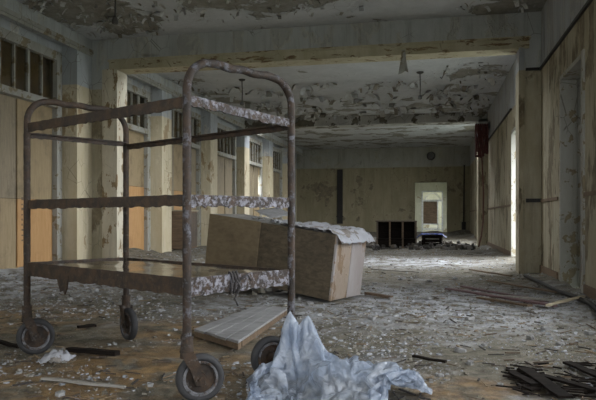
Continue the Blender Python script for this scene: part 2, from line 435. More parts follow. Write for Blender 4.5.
# windows on the left: transom lights over boarding
def rbox(mb, x0, x1, y0, y1, z0, z1, j=.0): mb.box(x0, x1, y0+random.uniform(0,j), y1-random.uniform(0,j), z0, z1)
for wi, (a, b) in enumerate(BAYS):
    a += .13; b -= .13
    m = MB()
    m.box(XL-.10, XL+.03, a-.09, a+.07, WZ0, WZ1+.1); m.box(XL-.10, XL+.03, b-.07, b+.09, WZ0, WZ1+.1)
    m.box(XL-.10, XL+.03, a+.07, b-.07, WZ1-.06, WZ1+.1); m.box(XL-.14, XL+.06, a+.07, b-.07, 2.90, 3.02)
    w = m.build('window_%d' % (wi+1), M_frame, bevel=.008); struct(w)
    n = max(3, round((b-a-.14)/.36))
    for k in range(1, n):
        yy = a+.07 + (b-a-.14)*k/n; t = .03 if k % 2 == 0 else .014
        m = MB(); m.box(XL-.085, XL-.02, yy-t, yy+t, 3.02, WZ1-.06); m.build('mullion', M_frame, w)
    m = MB(); m.box(XL-.062, XL-.056, a+.07, b-.07, 3.02, WZ1-.06); m.build('pane', M_glass, w)
    m = MB(); m.box(XL-.20, XL-.17, a, b, 2.95, WZ1); m.build('transom_board', M_ply_gr if wi % 2 else M_ply_tan, w)
    m = MB(); g = 1.5 if wi == 4 else 0
    m.box(XL-.30, XL-.26, a-.02, b+.02-g, WZ0-.02, WZ1+.02)
    if g: m.box(XL-.30, XL-.26, b-g, b+.02, WZ0-.02, 1.8); m.box(XL-.30, XL-.26, b-g, b+.02, 2.62, WZ1+.02)
    m.build('gap_blocker', M_charred, w)  # added dark sheet that stops daylight showing through the board gaps
    # boards: from near to far
    mats = [(M_ply_gr,M_ply_tan,M_ply_or),(M_ply_tan,M_ply_or,M_ply_or),(M_ply_gr,M_ply_or,M_ply_tan),(M_ply_gr,M_ply_tan,M_ply_gr),(M_ply_gr,M_ply_gr,M_ply_tan),(M_ply_gr,M_ply_tan,M_ply_gr),(M_ply_gr,M_ply_gr,M_ply_gr)][wi]
    nb = 3; L = (b-.07-a-.07)/nb
    for k in range(nb):
        y0 = a+.07+L*k; y1 = y0+L-.012
        if wi == 4 and k == 2: y1 -= .16
        split = 1.25 if wi == 0 else 1.65
        x = XL-.06-.02*(k % 2)
        m = MB(); m.box(x-.02, x, y0, y1, WZ0, split); m.build('board', mats[k], w)
        m = MB(); m.box(x-.02-.004, x-.004, y0, y1, split+.006, 2.90); m.build('board', (M_ply_tan if mats[k] is M_ply_or else M_ply_gr), w)
    if wi == 4:
        m = MB(); m.box(XL-.075, XL-.055, b-.26, b-.07, WZ0, 1.83); m.box(XL-.075, XL-.055, b-.26, b-.07, 2.58, 2.9); m.build('board', M_ply_tan, w)
    if wi == 0:                                # faded stencil-like rust marks on the orange board
        m = MB()
        for q in range(9):
            z = .55+q*.085; m.box(XL-.0595, XL-.058, a+.07+2*L+.10, a+.07+2*L+.10+random.uniform(.03,.07), z, z+random.uniform(.02,.05))
        m.build('rust_mark', M_brownwd, w)

# door in the right wall of the near hall: casing, reveal and a recessed pale leaf
m = MB()
ya, yb = 7.95, 9.31
m.box(XR-.02, XR+.22, ya-.10, ya+.02, -.05, 2.91); m.box(XR-.006, XR+.24, yb-.03, yb+.02, -.05, 2.87); m.box(XR-.006, XR+.24, ya, yb, 2.84, 2.90)
m.box(XR-.004, XR+.215, yb-.045, yb-.028, -.05, 2.84)
d = m.build('door_1', M_frame, bevel=.006); struct(d)
m = MB(); m.box(XR+.24, XR+.28, ya, yb-.06, -.05, 2.1); m.box(XR+.22, XR+.30, yb-.07, yb, 0, 2.87); m.box(XR+.22,XR+.30, ya, yb-.07, 2.1, 2.2)
m.build('door_leaf', M_frame, d)
m = MB(); m.box(XR+.25, XR+.28, ya, yb-.07, 2.2, 2.87); m.build('transom_panel', M_frame, d)
# doorway to the daylight in the far hall
m = MB(); ya, yb = 13.05, 14.58
m.box(XR-.03, XR+.36, ya-.02, ya+.03, -.05, 2.80); m.box(XR-.03, XR+.36, yb-.03, yb+.02, -.05, 2.80); m.box(XR-.03, XR+.36, ya, yb, 2.77, 2.85)
struct(m.build('door_2', M_frame))
# far door frame
m = MB(); m.box(DX0-.12, DX0, YE-.04, YE+.34, -.05, DZ+.1); m.box(DX1, DX1+.12, YE-.04, YE+.34, -.05, DZ+.1); m.box(DX0, DX1, YE-.04, YE+.34, DZ, DZ+.1)
struct(m.build('door_3', M_wallE))
for k, (xa, xb, ya, yb) in enumerate(ADDED_SKY):
    m = MB(); m.box(xa-.05, xb+.05, ya-.05, ya, ZC+.25, ZC+.42); m.box(xa-.05, xb+.05, yb, yb+.05, ZC+.25, ZC+.42)
    m.box(xa-.05, xa, ya, yb, ZC+.25, ZC+.42); m.box(xb, xb+.05, ya, yb, ZC+.25, ZC+.42)
    for q in (1,2,3): m.box(xa+(xb-xa)*q/4-.02, xa+(xb-xa)*q/4+.02, ya, yb, ZC+.30, ZC+.36)
    struct(m.build('window_%d' % (18+k), M_frame))  # frames of the added, unseen roof lights
# windows off-frame (near right wall and the wall behind): plain sashes
def sash_y(idx, x, ya, yb, za, zb):
    m = MB(); m.box(x-.03, x+.05, ya, ya+.07, za, zb); m.box(x-.03, x+.05, yb-.07, yb, za, zb); m.box(x-.03, x+.05, ya, yb, za, za+.08); m.box(x-.03, x+.05, ya, yb, zb-.08, zb)
    m.box(x-.02, x+.03, (ya+yb)/2-.025, (ya+yb)/2+.025, za, zb); m.box(x-.02, x+.03, ya, yb, (za+zb)/2-.025, (za+zb)/2+.025)
    struct(m.build('window_%d' % idx, M_frame))
for k, (ya, yb, za, zb) in enumerate(RH[:3]): sash_y(8+k, XR+.2, ya, yb, za, zb)
for k, (xa, xb) in enumerate(((-.6,1.1),)):
    m = MB(); y = Y0-.2; za, zb = .9, 3.2
    m.box(xa, xa+.07, y, y+.06, za, zb); m.box(xb-.07, xb, y, y+.06, za, zb); m.box(xa, xb, y, y+.06, za, za+.08); m.box(xa, xb, y, y+.06, zb-.08, zb)
    m.box((xa+xb)/2-.025, (xa+xb)/2+.025, y, y+.05, za, zb); m.box(xa, xb, y, y+.05, 2.03, 2.08)
    struct(m.build('window_%d' % (11+k), M_frame))
sash_y(14, XR+.2, *RH[5]); sash_y(20, XR+.2, *RH[6])  # first two: added, unseen far-hall windows that bring in extra daylight
for k, q in enumerate(LOPEN): sash_y(15+k, XL-.2, *q)

# vestibule and further doorway beyond the far door
VX0, VX1, VY0, VY1 = -.95, .95, YE+.3, 38.0
m = MB(); m.box(VX0-.2, VX0, VY0, VY1+.2, -.1, 3.1); m.box(VX1, VX1+.2, VY0, VY1+.2, -.1, 3.1)
m.box(VX0-.2, VX0, VY1+.2, 42.2, -.1, 3.1); m.box(VX1, VX1+.2, VY1+.2, 42.2, -.1, 3.1); m.box(VX0-.2, VX1+.2, 42.0, 42.2, -.1, 3.1)
wall_x(m, VY1, VY1+.2, VX0, VX1, 3.1, [(-.52,.57,-.1,2.42)])
struct(m.build('wall_corridor', M_vest))
m = MB(); m.box(VX0-.2, VX1+.2, VY0-.3, 44, -.12, .0); struct(m.build('floor_corridor', M_tile))
m = MB(); m.box(VX0-.2, VX1+.2, 40.0, 42.2, 3.0, 3.2); m.box(VX0-.2, VX1+.2, 35.5, VY1+.2, 3.0, 3.2); m.box(VX0-.2, VX1+.2, VY0, 34.5, 3.0, 3.2); struct(m.build('ceiling_corridor', M_frame))  # the gaps are added roof openings, unseen, that light the corridor
m = MB()
m.box(-.60,-.52, VY1-.04, VY1+.22, 0, 2.5); m.box(.57,.65, VY1-.04, VY1+.22, 0, 2.5); m.box(-.60,.65, VY1-.04, VY1+.22, 2.42, 2.5); m.box(-.52,.57, VY1, VY1+.15, 1.86, 1.97)
for k in range(9):
    a0, a1 = PI*k/9, PI*(k+1)/9
    m.tube([(.025+.42*math.cos(a0), VY1+.06, 1.98+.36*math.sin(a0)), (.025+.42*math.cos(a1), VY1+.06, 1.98+.36*math.sin(a1))], .022, 6)
d = m.build('door_4', M_white); struct(d)
m = MB(); m.box(-.50,.30, VY1+.10, VY1+.14, .56, 1.86); m.build('door_leaf', M_brownwd, d)
m = MB(); m.box(.30,.36, VY1+.08, VY1+.16, 0, 1.86); m.box(-.52,.57, VY1+.08, VY1+.16, .20, .27); m.box(-.52,.57, VY1+.08, VY1+.16, .50, .56); m.build('door_rail', M_white, d)

# ground outside
m = MB(); m.box(-60, 60, -60, 100, -.5, -.14); struct(m.build('ground', M_ext))

# ------------------------------------------------------------------ trolley
A, B = W(-1.852,4.306), W(-.564,3.20)
Cc, D = W(-1.328,4.866), W(-.04,3.76)
el = (B-A).normalized(); ed = (Cc-A).normalized()
base = (A+B+Cc+D)/4
tr = thing('trolley', 'tall rusty three-tier steel trolley on four rubber-tyred casters', 'trolley', base)
def tb(mb, name, mat, parent=tr, **k):       # part meshes keep the trolley's base as their origin
    k.setdefault('origin', base); return mb.build(name, mat, parent, **k)
ZT, RR, PR = 1.757, .155, .0225
def hoop(p, q):
    e = (q-p).normalized(); L = (q-p).length; pts = []
    zz = Vector((0,0,1))
    for z in [.27+.02*i for i in range(0,64)]:
        if z < ZT-RR: pts.append(p+zz*z)
    for k in range(9):
        a = PI/2*k/8; pts.append(p+e*(RR-RR*math.cos(a))+zz*(ZT-RR+RR*math.sin(a)))
    for i in range(1,16): pts.append(p+e*(RR+(L-2*RR)*i/16)+zz*(ZT + .004*math.sin(i)))
    for k in range(9):
        a = PI/2*k/8; pts.append(q-e*(RR-RR*math.sin(a))+zz*(ZT-RR+RR*math.cos(a)))
    for z in [.27+.02*i for i in range(64)][::-1]:
        if z < ZT-RR: pts.append(q+zz*z)
    m = MB(); m.tube(pts, PR, 12, .045); return m
tb(hoop(A,Cc), 'end_hoop', M_rust, smooth=True)
tb(hoop(B,D), 'end_hoop', M_hoop, smooth=True)
def rim(p, q, zt, zb, th=.010, amp=.012, lip=0.0, inward=None, n=60, drop=0.0):
    """rust-eaten flat bar; ragged lower edge; optional inward lip along its top"""
    m = MB(); e = (q-p); nrm = Vector((0,0,1)).cross(e.normalized()); top=[]; bot=[]
    for i in range(n+1):
        s = i/n; c = p+e*s
        t = zt + drop*s + .25*amp*nz(s*31+zt*9, zt*3); b = zb + drop*s + amp*nz(s*23+zb*7, p.x*3) + .7*amp*nz(s*70, p.y*5)
        top.append(c+Vector((0,0,t))); bot.append(c+Vector((0,0,b)))
    for sgn in (1,):
        vs = []
        for t, b in zip(top, bot):
            bul = nrm*(.002*nz(t.x*9, t.y*9, 2))
            vs += [t-nrm*th/2+bul, t+nrm*th/2+bul, b+nrm*th/2+bul*.3, b-nrm*th/2+bul*.3]
        fs = []
        for i in range(n):
            for k in range(4): fs.append((i*4+k, i*4+(k+1)%4, (i+1)*4+(k+1)%4, (i+1)*4+k))
        fs += [(3,2,1,0), (n*4,n*4+1,n*4+2,n*4+3)]
        m.add(vs, fs)
    if lip:
        m.obox(p+Vector((0,0,zt-.012)), e+Vector((0,0,drop)), inward*lip, Vector((0,0,.008)))
    return m
# open top frame: four bars
o = PR*.6
tb(rim(A, B, 1.59, 1.53, drop=-.025, amp=.010, lip=.035, inward=ed), 'top_rail', M_rustr)
tb(rim(Cc, D, 1.51, 1.468, amp=.005, lip=.025, inward=-ed), 'top_rail', M_rustr)
x = tb(rim(B, D, 1.572, 1.522, drop=-.042, amp=.010, lip=.02, inward=-el), 'top_rail', M_rustw)
x['label'] = 'top rail with flaking white paint'
tb(rim(A, Cc, 1.53, 1.492, amp=.006, lip=.025, inward=el), 'top_rail', M_rust)
def shelf(zt, zb, zp, nearmat, mat, pz=.006):
    m = MB(); i = ed*.012+el*.012
    pl = lambda s, t: A + (B-A)*s + (Cc-A)*t + Vector((0,0,zp + .006*nz(s*6, t*4, zp)))
    m.grid(pl, 24, 12)
    sh = tb(m, 'shelf', mat, solid=pz)
    for (p, q, mt, iw) in ((A,B,nearmat,ed),(Cc,D,M_rust,-ed),(B,D,M_rustw,-el),(A,Cc,M_rust,el)):
        r = rim(p, q, zt if p is not Cc else zt-.004, zb if p is A and q is B or p is B else zb+.03, amp=.012).build('shelf_rim', mt, sh, origin=base)
        if mt is M_rustw: r['label'] = 'shelf rim with flaking white paint'
    return sh
mid = shelf(1.065, 1.005, 1.035, M_rustr, M_rustr)
low = shelf(.640, .548, .622, M_rustr, M_shelf)
# rag of torn rust scale hanging from the lower rim, seen left of its middle
m = MB(); p = A+(B-A)*.24+Vector((0,0,.56)); u = (B-A).normalized(); nn = -ed
vs = []
prof = [(0,.02),(.02,-.04),(.05,-.085),(.085,-.075),(.10,-.10),(.125,-.065),(.15,.02)]
vs = [p+u*a+Vector((0,0,b))+nn*.004 for a,b in prof]
m.add(vs, [tuple(range(len(vs)))]); tb(m, 'torn_flap', M_rustr, solid=.008)
# casters
def caster(post, trail, yaw):                # how far the wheel trails its post, and its heading
    r = .125; ax = W(math.sin(yaw), -math.cos(yaw), 0).normalized()
    fw = Vector((0,0,1)).cross(ax); c = post + fw*trail + Vector((0,0,r+.004))
    m = MB(); m.tube([post+Vector((0,0,.235)), post+Vector((0,0,.262)), post+Vector((0,0,.33))], [.036,.034,.030], 14)
    m.tube([post+Vector((0,0,.345)), post+Vector((0,0,.33))], .033, 14)
    for s in (-1,1):
        off = ax*(.036*s)
        a0 = Vector((post.x,post.y,.262))+off; 
        d = (c+off)-a0; e = fw*.034
        m.obox(a0-e-ax*.004, e*2, ax*.008, d*.55); m.obox(a0+d*.5-e*.75-ax*.004, e*1.5, ax*.008, d*.5+Vector((0,0,-.03)))
    m.obox(Vector((post.x,post.y,.256))-fw*.03-ax*.042, fw*.06, ax*.084, Vector((0,0,.014)))
    m.tube([c-ax*.05, c+ax*.05], .011, 10)
    f = tb(m, 'caster', M_rust)
    m = MB(); m.lathe([(.088,-.02),(.105,-.026),(.119,-.020),(.1245,-.008),(.1245,.008),(.119,.020),(.105,.026),(.088,.02)], c, ax, 40)
    m.build('tyre', M_tyre, f, smooth=True, origin=base)
    m = MB(); m.lathe([(.012,-.026),(.03,-.026),(.034,-.010),(.076,-.010),(.076,.010),(.034,.010),(.03,.026),(.012,.026)], c, ax, 36)
    m.build('hub', M_rust, f, origin=base)
    m = MB(); m.lathe([(.074,-.016),(.078,-.024),(.090,-.024),(.090,.024),(.078,.024),(.074,.016)], c, ax, 40)
    m.build('rim', M_hub, f, origin=base)
caster(A, .055, math.radians(28))
caster(B, .066, math.radians(18))
caster(Cc, .045, math.radians(-50))
caster(D, -.14, math.radians(30))
# rope tied round the white lower end rim
rp = B+(D-B)*.40+Vector((0,0,.60)); m = MB(); e = (D-B).normalized(); nr = el
for k in range(3):
    q = rp+e*(.022*k-.02); pts = [q+nr*(.020*math.cos(a))+Vector((0,0,.058*math.sin(a)-.005))+e*(.004*math.sin(3*a+k)) for a in [2*PI*i/16 for i in range(17)]]
    m.tube(pts, .006, 6)
m.tube([rp+nr*.022+Vector((0,0,.02)), rp+nr*.03+e*.03+Vector((0,0,-.03)), rp+nr*.025-e*.01+Vector((0,0,-.09)), rp+nr*.03+e*.01+Vector((0,0,-.13))], .005, 6)
m.tube([rp+nr*.022+e*.02, rp+nr*.03+e*.08+Vector((0,0,.035)), rp+nr*.022+e*.11+Vector((0,0,.0))], .005, 6)
tag(m.build('rope', M_rope, origin=rp, smooth=True), 'short dark rope knotted round the white lower rim of the trolley', 'rope')

# ------------------------------------------------------------------ tipped cabinet
def frame_from(px0, v0, pxl, vl, rise, h, dep):
    R0 = W((px0-298)/FPX*v0, v0, 0.02); Lf = W((pxl-298)/FPX*vl, vl, 0.02+rise)
    ex = (R0-Lf); Lx = ex.length; ex.normalize()
    back = Vector((-ex.y, ex.x, 0)).normalized(); 
    if back.y < 0: back = -back
    up = ex.cross(back).normalized()
    if up.z < 0: up = -up
    return Lf, ex, back, up, Lx
Lf, ex, bk, up, LX = frame_from(330, 6.96, 204, 8.0, .235, .75, .70)
HC, DC = .745, .70
cb = thing('wooden_cabinet', 'large brown wooden cabinet tipped over on the rubble behind the trolley', 'cabinet', Lf)
def cbx(x0, x1, y0, y1, z0, z1, name, mat, parent=cb, bevel=.006):
    m = MB(); m.obox(Lf+ex*x0+bk*y0+up*z0, ex*(x1-x0), bk*(y1-y0), up*(z1-z0)); return m.build(name, mat, parent, origin=Lf, bevel=bevel)
cbx(.022, LX-.022, .022, DC-.02, .02, HC-.03, 'carcass', M_cabdk)
fp = cbx(0, LX*.435, 0, .02, 0, HC, 'front_panel', M_cab); x = cbx(LX*.438, LX-.012, .004, .022, 0, HC-.006, 'front_panel', M_cab2); x['label'] = 'darker front panel'
cbx(0, LX, .02, DC-.005, HC-.03, HC-.004, 'top_board', M_grey)
cbx(0, .02, .022, DC, 0, HC-.03, 'side_board', M_cab)
x = cbx(LX-.02, LX+.002, .024, DC*.52, 0, HC-.03, 'end_panel', M_cabend); x['label'] = 'orange-stained peeling end panel'
x = cbx(LX-.02, LX+.004, DC*.53, DC, 0, HC-.03, 'end_panel', M_cabend2); x['label'] = 'whitish end panel'
cbx(LX-.02, LX+.012, -.004, .022, 0, HC, 'corner_post', M_cabend2)
cbx(LX-.02, LX+.012, DC*.505, DC*.545, 0, HC-.03, 'stile', M_cabend2)
# things propping its raised end
m = MB()
for k in range(46):
    s = random.uniform(-.05,.85); t = random.uniform(.02,.68)
    q = Lf+ex*s+bk*t; lim = max(.0, (Lf+ex*s).z-.07)
    if lim < .02: continue
    m.chunk((q.x,q.y,random.uniform(.01,lim)), random.uniform(.04,.10), random.uniform(.04,.08), random.uniform(.02,.06), random.uniform(0,6), random.uniform(-.4,.4))
tag(m.build('rubble', M_chip), 'broken plaster packed under the raised end of the tipped cabinet', 'rubble', kind='stuff')
# debris on top
def sheet(name, label, cat, o, eu, ev, nu, nv, lift, mat, group=None, thick=.004):
    m = MB(); o = Vector(o)
    m.grid(lambda s, t: o+eu*s+ev*t+Vector((0,0,lift(s,t))), nu, nv)
    return tag(m.build(name, mat, origin=o, smooth=True, solid=thick), label, cat, group)
top = lambda x, y, z=0: Lf+ex*x+bk*y+up*(HC-.002+z)
def drape(s, t):
    h = .028+.03*abs(nz(s*7,t*5,1)) + .02*nz(s*16,t*12,4)
    over = max(0, s-.80)/.20
    return h - .12*over**1.6
sheet('torn_sheet', 'crumpled whitish torn sheet draped over the right end of the tipped cabinet', 'sheet', top(LX*.60, -.03), ex*(LX*.445), bk*.78, 40, 20, drape, M_paper)
sheet('paper_sheet', 'white board-like sheet lying askew on top of the tipped cabinet near its raised end', 'sheet', top(LX*.335,.10,.115), ex*.27-bk*.02+Vector((0,0,-.06)), bk*.34+ex*.1+Vector((0,0,.055)), 8, 8, lambda s,t: .01*nz(s*5,t*5), M_pallet)
sheet('paper_scrap', 'curled pale scrap lying on the middle of the tipped cabinet', 'scrap', top(LX*.50,.04,.012), ex*.26, bk*.4, 12, 8, lambda s,t: .05*abs(nz(s*4,t*4,9))+.03*(s-.5)**2, M_paper)
m = MB()
for k in range(70):
    q = top(random.uniform(.45,LX-.1), random.uniform(.03,DC-.05), .012)
    m.chunk(q, random.uniform(.015,.06), random.uniform(.015,.04), random.uniform(.006,.02), random.uniform(0,6), random.uniform(-.2,.2))
tag(m.build('plaster_flakes', M_flake), 'fallen paint flakes strewn over the top of the tipped cabinet', 'flakes', kind='stuff')

# ------------------------------------------------------------------ floor panel beside the trolley
q0, q1, q2, q3 = [Vector((q.x,q.y,0)) for q in (G(194,329,.07), G(238,342,.07), G(288,308,.07), G(258,305,.07))]
wp = thing('wooden_pallet', 'flat grey weathered wooden pallet lying on the floor behind the trolley wheels', 'pallet', q0)
def qp(s, t, z): return q0*(1-s)*(1-t)+q1*s*(1-t)+q2*s*t+q3*(1-s)*t+Vector((0,0,z))
def qbox(mb, s0, s1, t0, t1, z0, z1):
    vs = [qp(s,t,z) for z in (z0,z1) for t in (t0,t1) for s in (s0,s1)]
    mb.add(vs, [(0,2,3,1),(4,5,7,6),(0,1,5,4),(1,3,7,5),(3,2,6,7),(2,0,4,6)])
m = MB()
for k in range(4): qbox(m, k/4, k/4+.238, .012*(k%2), 1-.02*(k%2), .052, .072)
m.build('boarding', M_pallet, wp, origin=q0, bevel=.003)
for t in (.01,.47,.93):
    m = MB(); qbox(m, 0, .99, t, t+.05, .010, .051); m.build('batten', M_brownwd, wp, origin=q0)
m = MB(); qbox(m, 0, .04, .07, .92, .010, .051); qbox(m, .95, .99, .07, .92, .010, .051); m.build('edge_board', M_brownwd, wp, origin=q0)

# ------------------------------------------------------------------ crumpled plastic
# the film is gathered up: a larger sheet of uneven cut is drawn together on the floor until it buckles into creases
import numpy as np
def crumpled_film():
    rng = np.random.default_rng(5)
    NU, NV = 104, 84; LU, LV = 2.05, 1.7
    s, t = np.meshgrid(np.linspace(0,1,NU+1), np.linspace(0,1,NV+1))
    def sn(n, amp):
        g = rng.normal(size=(n+1,n+1)); a = s*(n-1e-6); b = t*(n-1e-6)
        i = a.astype(int); j = b.astype(int); fa = a-i; fb = b-j
        fa = fa*fa*(3-2*fa); fb = fb*fb*(3-2*fb)
        return amp*((g[j,i]*(1-fa)+g[j,i+1]*fa)*(1-fb)+(g[j+1,i]*(1-fa)+g[j+1,i+1]*fa)*fb)
    X = np.stack([(s-.5)*LU+.19, (t-.5)*LV+3.28, np.full_like(s,.01)], -1)
    X[...,2] += np.abs(sn(14,.05)+sn(30,.03)+sn(56,.015))
    slack = np.clip(1 + sn(13,.17) + sn(26,.20), .6, 1.6)[...,None]     # puckered film
    V = np.zeros_like(X); du, dv = LU/NU, LV/NV; dd = np.hypot(du,dv)
    ap = [(-.045,3.57,.43,.36,.70), (.055,3.545,.415,.48,.68)]
    idx = [(int(a[4]*NV), int(a[3]*NU)) for a in ap]; p0 = [X[i].copy() for i in idx]
    pins = [(np.exp(-(((s-a[3])*LU)**2+((t-a[4])*LV)**2)/.014**2)[...,None], np.array(a[:3]), p) for a, p in zip(ap, p0)]
    def con(sa, sb, L, k, lo=None):
        d = X[sb]-X[sa]; n = np.linalg.norm(d, axis=-1, keepdims=True)+1e-9
        L = L*(slack[sa]+slack[sb])*.5
        c = n-L if lo is None else np.where(n < lo, n-lo, np.where(n > L, n-L, 0))
        q = d/n*c*.5*k; X[sa] += q; X[sb] -= q
    def strides(k, axis):
        n = (NU if axis == 1 else NV)+1; out = []
        for off in range(2*k):
            ia = np.arange(off, n-k, 2*k)
            if len(ia): out.append((ia, ia+k))
        return out
    su, sv, bu, bv = strides(1,1), strides(1,0), strides(2,1), strides(2,0)
    al = slice(None)
    for st in range(300):
        f = min(1, st/210); P = X.copy()
        V[...,2] -= .02; V *= .93; X += V*.012
        ru, rv = 1.2*(1-f)+.50*f, 1.0*(1-f)+.40*f
        th = np.arctan2((X[...,1]-3.27)/rv, (X[...,0]-.19)/ru)
        wob = 1+.06*np.sin(3*th+1)+.05*np.sin(5*th+2.2)+.04*np.sin(9*th)
        rr = np.hypot((X[...,0]-.19)/ru, (X[...,1]-3.27)/rv)/wob
        k = 1+(np.where(rr > 1, 1/np.maximum(rr,1e-6), 1)-1)*.6
        X[...,0] = .19+(X[...,0]-.19)*k; X[...,1] = 3.27+(X[...,1]-3.27)*k
        for it in range(5):
            for ia, ib in su: con((al,ia),(al,ib),du,1.0)
            for ia, ib in sv: con((ia,al),(ib,al),dv,1.0)
            for o1 in (0,1):
                a = np.arange(o1,NU,2)
                for o2 in (0,1):
                    b = np.arange(o2,NV,2)
                    con(np.ix_(b,a),np.ix_(b+1,a+1),dd,.5); con(np.ix_(b+1,a),np.ix_(b,a+1),dd,.5)
            for ia, ib in bu: con((al,ia),(al,ib),2*du,.14,.9*du)
            for ia, ib in bv: con((ia,al),(ib,al),2*dv,.14,.9*dv)
            for w_, a3, p in pins: X += (p+(a3-p)*f - X)*w_
            x, y = X[...,0], X[...,1]
            hg = lambda cx, cy, a, b: np.exp(-(((x-cx)/a)**2+((y-cy)/b)**2))
            low = .17*hg(.13,3.36,.11,.18)+.17*hg(.29,3.2,.15,.2)+.155*hg(.49,3.12,.14,.22)+.10*hg(-.17,3.38,.12,.2)
            lump = .5+.5*np.sin(x*44+4*np.sin(y*17))*np.sin(y*38+3*np.sin(x*13))
            cap = .06+.50*hg(0,3.55,.10,.16)+low*1.25+(1-f)*.3
            X[...,2] = np.where(X[...,2] > cap, cap+(X[...,2]-cap)*.6, X[...,2])
            X[...,2] = np.maximum(X[...,2], .006+f*low*(.45+.6*lump))   # trapped air
        V = (X-P)/.012
        V = np.where((X[...,2] < .01)[...,None], V*.5, V)
        vm = np.linalg.norm(V, axis=-1, keepdims=True); V *= np.minimum(1, 2.0/(vm+1e-9))
        if st > 250: V *= .6
    return X, NU+1, NV+1
FX, FU, FV = crumpled_film()
m = MB()
for q in FX.reshape(-1,3):
    P = W(float(q[0]), float(q[1])); P.z = float(q[2]) + max(0, H(P.x,P.y)*.7) + .004
    m.v.append(tuple(P))
m.f = [(j*FU+i, j*FU+i+1, (j+1)*FU+i+1, (j+1)*FU+i) for j in range(FV-1) for i in range(FU-1)]; m.m = [0]*len(m.f)
tag(m.build('plastic_sheet', M_bag, smooth=True, origin=W(.17,3.27,0), sub=1), 'large crumpled heap of clear bluish plastic sheeting on the floor by the trolley wheel', 'plastic sheet')

# ------------------------------------------------------------------ far furniture and fittings
def local(o, ang):
    ca, sa = math.cos(ang), math.sin(ang); return Vector((ca,sa,0)), Vector((-sa,ca,0))
p = W(2.40, 19.3); e, f = local(p, math.radians(4)); p.z = H(p.x,p.y)-.02
su = thing('shelf_unit', 'low dark open-fronted shelf unit with three bays before the end wall', 'shelf unit', p)
def pb(par, mat, name, x0,x1,y0,y1,z0,z1, bevel=.005):
    m = MB(); m.obox(p+e*x0+f*y0+Vector((0,0,z0)), e*(x1-x0), f*(y1-y0), Vector((0,0,z1-z0))); return m.build(name, mat, par, origin=p, bevel=bevel)
pb(su, M_charred, 'back_board', 0,1.2,.40,.42,.1,.84); pb(su, M_cabdk, 'top_board', -.03,1.23,-.02,.44,.82,.86); pb(su, M_charred, 'bottom_board', 0,1.2,0,.40,.28,.31)
for x0 in (0,.385,.775,1.17): pb(su, M_brownwd if x0 in (.385,.775) else M_cabdk, 'upright', x0,x0+.05,0,.40,0,.82)
pb(su, M_charred, 'plinth', .05,1.17,.03,.06,.0,.28)
# blue sheet over a dark crate at the far door
p = W(3.86, 19.6); e, f = local(p, math.radians(-6)); p.z = H(p.x,p.y)-.02
cr = thing('wooden_crate', 'dark slatted crate standing in the rubble before the far doorway', 'crate', p)
for x0 in (0,.52): 
    for y0 in (0,.40): pb(cr, M_charred, 'corner_post', x0,x0+.05,y0,y0+.05,0,.36)
for z0 in (.05,.16,.27):
    m = MB()
    for y0 in (-.015,.45): m.obox(p+f*y0+Vector((0,0,z0)), e*.57, f*.015, Vector((0,0,.08)))
    m.obox(p-e*.015+Vector((0,0,z0)), e*.015, f*.45, Vector((0,0,.08))); m.obox(p+e*.57+Vector((0,0,z0)), e*.015, f*.45, Vector((0,0,.08)))
    m.build('slat', M_charred, cr, origin=p)
m = MB(); m.obox(p+Vector((0,0,.36)), e*.57, f*.45, Vector((0,0,.015))); m.build('lid', M_charred, cr, origin=p)
sheet('blue_sheet', 'crumpled blue sheet lying over the dark crate at the far doorway', 'sheet', p-e*.28-f*.06+Vector((0,0,.40)), e*1.0, f*.55, 30, 14, lambda s,t: .05*abs(nz(s*6,t*5,3))+.03*nz(s*13,t*9) - (.18*max(0,.25-s)/.25+.10*max(0,s-.85)/.15), M_blue)
# brown cupboard by the left boarded windows
p = Vector((-6.2, 15.2, .12)); e, f = Vector((0,1,0)), Vector((-1,0,0))
cu = thing('cupboard', 'small dark brown cupboard against the left wall boards, seen past the trolley', 'cupboard', p)
pb(cu, M_brownwd, 'body', 0,.9,.02,.38,0,.98); pb(cu, M_cabdk, 'door', .02,.445,0,.02,.05,.94); pb(cu, M_cabdk, 'door', .455,.88,0,.02,.05,.94); pb(cu, M_palewd, 'top_board', -.02,.92,-.02,.38,.98,1.01)

m = MB()
for k in range(240):
    P = W(random.uniform(2.1,5.4), random.uniform(17.9,21.5)); P.z = H(P.x,P.y)+random.uniform(0,.10)
    if P.x > XR-.35: continue
    m.chunk(P, random.uniform(.05,.17), random.uniform(.04,.12), random.uniform(.03,.12), random.uniform(0,6), random.uniform(-.5,.5))
tag(m.build('dark_rubble', M_darkchip), 'dark heap of rubble round the shelf unit and crate before the end wall', 'rubble', kind='stuff')
# hose rack on the right wall of the far hall
p = Vector((XR-.03, 20.1, 3.72))
hr = thing('fire_hose_rack', 'maroon folded fire hose hanging from a rack high on the right wall', 'hose rack', p)
m = MB(); m.obox(p+Vector((-.40,-.03,0)), (.40,0,0), (0,.06,0), (0,0,.05)); m.obox(p+Vector((-.03,-.25,-.08)), (.03,0,0), (0,.5,0), (0,0,.2)); m.build('bracket', M_pipe, hr, origin=p)
for k in range(6):
    m = MB(); x = -.05-.066*k; ln = random.uniform(.80,.98)
    pts = [p+Vector((x+.016*math.cos(a)*0+ (.0), -.06*math.cos(a)+.012*nz(k,a), .02+.05*math.sin(a))) for a in [PI*i/8 for i in range(9)]]
    down = [pts[-1]+Vector((random.uniform(-.012,.012), .02*math.sin(i*.8), -ln*i/8)) for i in range(1,9)]
    upw = [pts[0]+Vector((random.uniform(-.012,.012), -.02*math.sin(i*.8), -ln*i/8)) for i in range(1,9)][::-1]
    m.tube(upw+pts+down, .030, 8, .1); m.build('hose_fold', M_maroonh, hr, origin=p, smooth=True)
